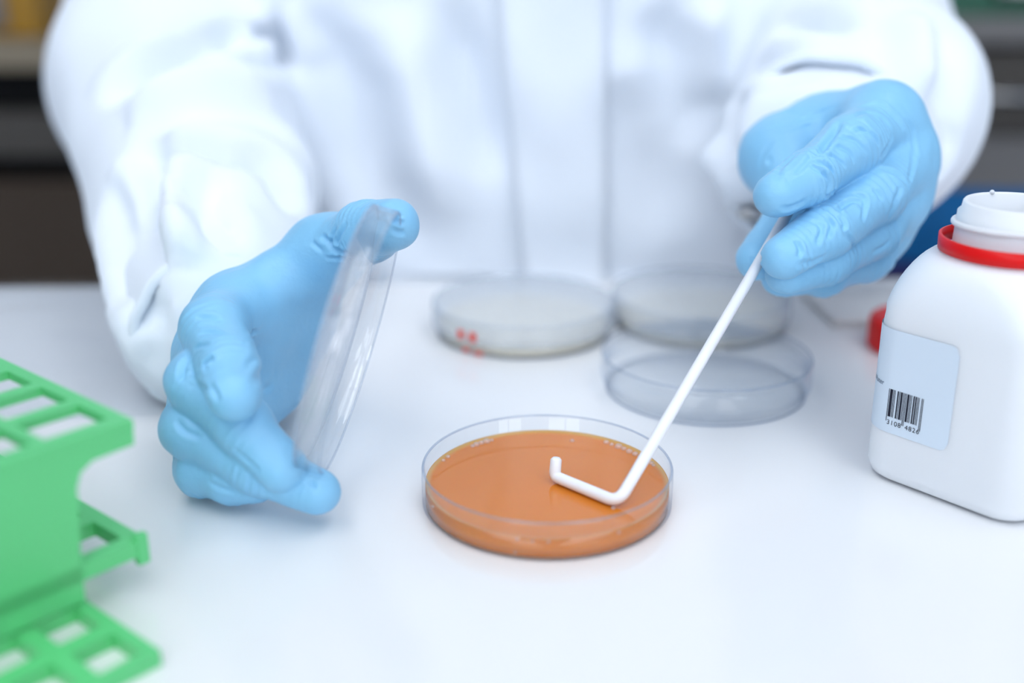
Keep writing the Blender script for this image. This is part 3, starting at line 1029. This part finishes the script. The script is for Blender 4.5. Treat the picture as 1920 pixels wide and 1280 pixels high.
V, Q = nets((-.40, .36, -.40), (.42, .95, .62), .0052, coat_fn)
V = relax(V, Q, 2, .5)
foldsC = [
    # left sleeve
    ([(250, 125), (330, 85), (440, 62), (520, 75)], 0.0072, 0.0161), ([(180, 190), (220, 150), (300, 110), (400, 100), (520, 135)], 0.0090, 0.0207),
    ([(500, 40), (515, 80), (530, 130)], 0.0090, 0.0275), ([(270, 245), (280, 330), (285, 420), (310, 520)], 0.0081, 0.0230), ([(275, 300), (360, 282), (440, 290), (510, 325), (560, 390)], 0.0090, 0.0207),
    ([(230, 220), (320, 175), (420, 165), (520, 200)], 0.0108, -0.0161), ([(205, 330), (225, 430), (240, 520)], 0.0090, 0.0138), ([(365, 350), (385, 410), (430, 450)], 0.0081, 0.0138),
    ([(205, 515), (260, 560), (310, 580)], 0.0081, 0.0081), ([(225, 590), (270, 615), (320, 605)], 0.0072, 0.0068), ([(320, 330), (330, 420), (345, 500)], 0.0090, -0.0138),
    ([(245, 670), (285, 675), (310, 660)], 0.0063, 0.0054),
    # front of the torso: long soft folds
    ([(590, 20), (620, 200), (660, 400)], .016, 0.0128), ([(720, 10), (760, 180), (830, 420)], .018, -0.0102), ([(845, 10), (880, 160), (930, 330)], .014, 0.0128), ([(660, 60), (700, 250), (760, 480)], .016, 0.0102),
    ([(1230, 20), (1290, 150), (1320, 280)], .016, 0.0128), ([(1180, 150), (1230, 300), (1260, 450)], .02, 0.0102), ([(1310, 10), (1330, 120), (1335, 200)], .012, -0.0128), ([(600, 430), (760, 450), (900, 470)], .02, 0.0077),
    # right sleeve
    ([(1400, 140), (1470, 110), (1560, 105), (1660, 130)], 0.0081, 0.0062), ([(1440, 60), (1500, 40), (1600, 50)], 0.0090, 0.0138), ([(1760, 40), (1770, 120), (1765, 200), (1745, 260)], .0100, .0070), ([(1400, 170), (1370, 240), (1360, 320)], 0.0072, 0.0115),
    ([(1430, 150), (1480, 140), (1540, 130)], 0.0063, 0.0041), ([(1720, 330), (1760, 300), (1790, 250)], 0.0063, 0.0115), ([(1380, 340), (1395, 410), (1415, 470)], 0.0072, 0.0115), ([(1340, 230), (1345, 310), (1375, 390)], 0.0072, -0.0092),
    ([(1700, 20), (1720, 110), (1710, 190)], 0.0090, -0.0115),
]
V = sculpt(V, Q, foldsC)
V += vnormals(V, Q) * (vnoise(V, 38, 5) * .0016 + vnoise(V, 95, 6) * .0007)[:, None]
# the coat rests on the table: keep its cloth above the top where it reaches over it
over = (V[:, 1] < .66) & (V[:, 2] > -.05)
V[:, 2] = np.where(over, np.maximum(V[:, 2], .0015), V[:, 2])
low = (V[:, 2] < .0012) & (V[:, 2] > -.05)
edgey = .640 + .0342 * V[:, 0]
V[:, 1] = np.where(V[:, 2] <= .0012, np.maximum(V[:, 1], edgey + .012), V[:, 1])
coat = finish('lab_coat', V, Q, M['coat'])
bvh = BVHTree.FromPolygons([Vector(v) for v in V], [tuple(int(i) for i in q) for q in Q])

# placket strip down the front
zs = np.linspace(.46, -.34, 60)
vs, fs = [], []
cols = 9
for i, z in enumerate(zs):
    xl = -.0085 + (.17 - z) * .098 if z < .17 else -.0085 - (z - .17) * .03
    xl = min(xl, .0085 + .01)
    xr = .0515 + (.17 - z) * .02
    for k in range(cols):
        x = xl + (xr - xl) * k / (cols - 1)
        hit = bvh.ray_cast(Vector((x, .3, z)), Vector((0, 1, 0)))
        y = hit[0].y if hit[0] else .65
        if z < .002: y = min(y, .70)
        wave = .0012 * math.sin(z * 95 + 1.3 * math.sin(x * 60)) + .0008 * math.sin(z * 210)
        vs.append(Vector((x, y - .0042 + wave * (.4 if k in (0, cols - 1) else 1), z)) - Vector(PO))
for i in range(len(zs) - 1):
    for k in range(cols - 1):
        q = i * cols + k
        fs.append((q, q + 1, q + cols + 1, q + cols))
pk = py('placket', vs, fs, M['coat'], coat)
so = pk.modifiers.new('thickness', 'SOLIDIFY'); so.thickness = .005; so.offset = -1


def cuff(p, q, r0, r1, th, name='cuff'):
    """a hemmed band of cloth around the forearm from p to q"""
    p, q = Vector(p), Vector(q)
    ax = (q - p).normalized(); u = ax.orthogonal().normalized(); v = ax.cross(u)
    n = 64; vs, fs = [], []
    prof = [(0, 0), (.25, .0005), (.8, .0006), (.97, .0022), (1.0, .0018), (1.01, 0), (1.0, -.0022), (.9, -.003), (.3, -.003)]
    for t, o in prof:
        for i in range(n):
            a = 2 * PI * i / n
            r = r0 + (r1 - r0) * min(t, 1) + o + th * (.5 * math.sin(3 * a + 1) + .35 * math.sin(7 * a + t * 2) + .2 * math.sin(13 * a + 3 * t))
            w_ = p + (q - p) * t + (u * math.cos(a) + v * math.sin(a)) * r
            w_.z = max(w_.z, .0012)
            vs.append(w_ - Vector(PO))
    for j in range(len(prof) - 1):
        for i in range(n):
            k = (i + 1) % n
            fs.append((j * n + i, j * n + k, (j + 1) * n + k, (j + 1) * n + i))
    return py(name, vs, fs, M['coat'], coat)


cuff(at(400, 575, .512), at(412, 630, .482), .0415, .0350, .0016)
cuff(at(1572, 262, .580), at(1546, 306, .546), .0530, .0500, .0018)


def snap(p, nrm):
    nrm = Vector(nrm).normalized()
    bm = lathe([(0, .0018), (.003, .0016), (.0052, .0008), (.0058, 0), (.0058, -.001), (0, -.001)], 24, False)
    mt = Vector((0, 0, 1)).rotation_difference(nrm).to_matrix().to_4x4()
    mt.translation = Vector(p) - Vector(PO)
    bm.transform(mt)
    return obj('snap_button', bm, M['steel'], coat, True)


for sx_, sy_ in ((1406, 388), (288, 742)):
    o0 = Vector((0, 0, CAM_H)); dr = (at(sx_, sy_, 1) - o0).normalized()
    h_ = bvh.ray_cast(o0, dr)
    if h_[0]: snap(h_[0] + h_[1] * .004, h_[1])

# ---- body under the clothes (head, neck, trunk, legs: one skin)
HC = np.array((.012, .735, .80))


def body_fn(P):
    d = rcone(P, (.012, .79, .05), (.012, .795, .42), .085, .10)
    d = smin(d, rcone(P, (-.14, .79, .46), (.165, .79, .46), .05, .05), .05)
    d = smin(d, rcone(P, (.012, .79, .48), (.012, .765, .68), .052, .050), .03)
    d = smin(d, ellipsoid(P, HC + (0, .01, .03), (.076, .098, .108)), .02)
    d = smin(d, ellipsoid(P, HC + (0, -.045, -.055), (.052, .050, .062)), .03)
    d = smin(d, rcone(P, HC + (0, -.092, .015), HC + (0, -.112, -.025), .010, .015), .012)     # nose
    for sx in (-1, 1):
        d = smin(d, ellipsoid(P, HC + (sx * .078, .015, .0), (.012, .020, .032)), .006)         # ears
        d = smin(d, ellipsoid(P, HC + (sx * .034, -.085, .03), (.026, .014, .010)), .008)       # brows
    d = smin(d, ellipsoid(P, HC + (0, -.096, -.062), (.026, .012, .007)), .005)                 # lips
    d = smin(d, rcone(P, (-.06, .79, -.02), (.085, .79, -.02), .10, .10), .06)
    for sx in (-1, 1):
        x = .012 + sx * .09
        d = smin(d, chain(P, [((x, .79, -.05), .078), ((x, .775, -.42), .056), ((x, .80, -.62), .050), ((x, .80, -.82), .036)], .03), .03)
        d = smin(d, rcone(P, (x, .80, -.852), (x, .66, -.868), .030, .022), .02)
    return d.astype(np.float32)


V, Q = nets((-.26, .60, -.90), (.28, .93, .98), .008, body_fn)
V = relax(V, Q, 1, .5)
body = finish('body', V, Q, M['skin'])
for sx in (-1, 1):
    bm = bmesh.new(); bmesh.ops.create_uvsphere(bm, u_segments=16, v_segments=12, radius=.0125)
    for v in bm.verts: v.co += Vector(HC + (sx * .033, -.082, .012)) - Vector(PO)
    obj('eye', bm, M['shoe'], pr, True)


def hair_fn(P):
    d = ellipsoid(P, HC + (0, .02, .04), (.085, .104, .114))
    cut = -( (P[..., 1] - HC[1] + .055) * .8 + (P[..., 2] - HC[2] - .05) * .75 )
    return np.maximum(np.maximum(d, cut), -(P[..., 2] - HC[2] + .08)).astype(np.float32)


V, Q = nets(HC - .16, HC + .19, .006, hair_fn)
finish('hair', relax(V, Q, 1), Q, M['hair'])


def trouser_fn(P):
    d = rcone(P, (-.06, .79, -.04), (.085, .79, -.04), .105, .105)
    for sx in (-1, 1):
        x = .012 + sx * .09
        d = smin(d, chain(P, [((x, .79, -.06), .088), ((x, .78, -.42), .070), ((x, .80, -.84), .062)], .03), .03)
    return np.maximum(d, -.845 - P[..., 2]).astype(np.float32)


V, Q = nets((-.22, .64, -.88), (.25, .93, .10), .009, trouser_fn)
finish('trousers', relax(V, Q, 1), Q, M['trousers'])
for sx in (-1, 1):
    x = .012 + sx * .09

    def shoe_fn(P, x=x):
        d = smin(rcone(P, (x, .82, -.858), (x, .64, -.868), .042, .036), rcone(P, (x, .80, -.85), (x, .80, -.81), .045, .05), .03)
        return np.maximum(d, -.8995 - P[..., 2]).astype(np.float32)
    V, Q = nets((x - .09, .57, -.93), (x + .09, .90, -.75), .006, shoe_fn)
    finish('shoe', relax(V, Q, 1), Q, M['shoe'])

# ------------------------------------------------------------------ the lid held on edge
LC = at(631, 629, .385)
fwd = Vector((0, _c, -_s)); dwn = Vector((0, -_s, -_c)); rgt = Vector((1, 0, 0))
u = (rgt * .280 - dwn * .960).normalized()
al = math.radians(-1.6)
n_ = (rgt * .960 + dwn * .280).normalized() * math.cos(al) - fwd * math.sin(al)
n_ = (n_ - u * n_.dot(u)).normalized()
v_ = n_.cross(u)
ld = empty('petri_dish_cover', LC)
ld.rotation_euler = Matrix((u, v_, n_)).transposed().to_euler()
tag(ld, 'clear petri dish lid held on edge by the left glove', 'petri dish lid')
Rl, hl = .0462, .0088
obj('disc', lathe([(0, 0), (Rl - .0015, 0), (Rl, .0010), (Rl - .0012, .0011), (0, .0011)], 160, False), M['lid'], ld, True)
obj('rim', lathe([(Rl, .0011), (Rl, hl - .0003), (Rl - .0003, hl), (Rl - .0011, hl), (Rl - .0013, hl - .0003), (Rl - .0013, .0011)], 160, True), M['lid'], ld, True)
obj('flat_edge_glint', ring(Rl + .0002, .0005, .0005), M['edge_glint'], ld, True)
obj('rim_glint', ring(Rl + .0001, hl, .0004), M['edge_glint'], ld, True)
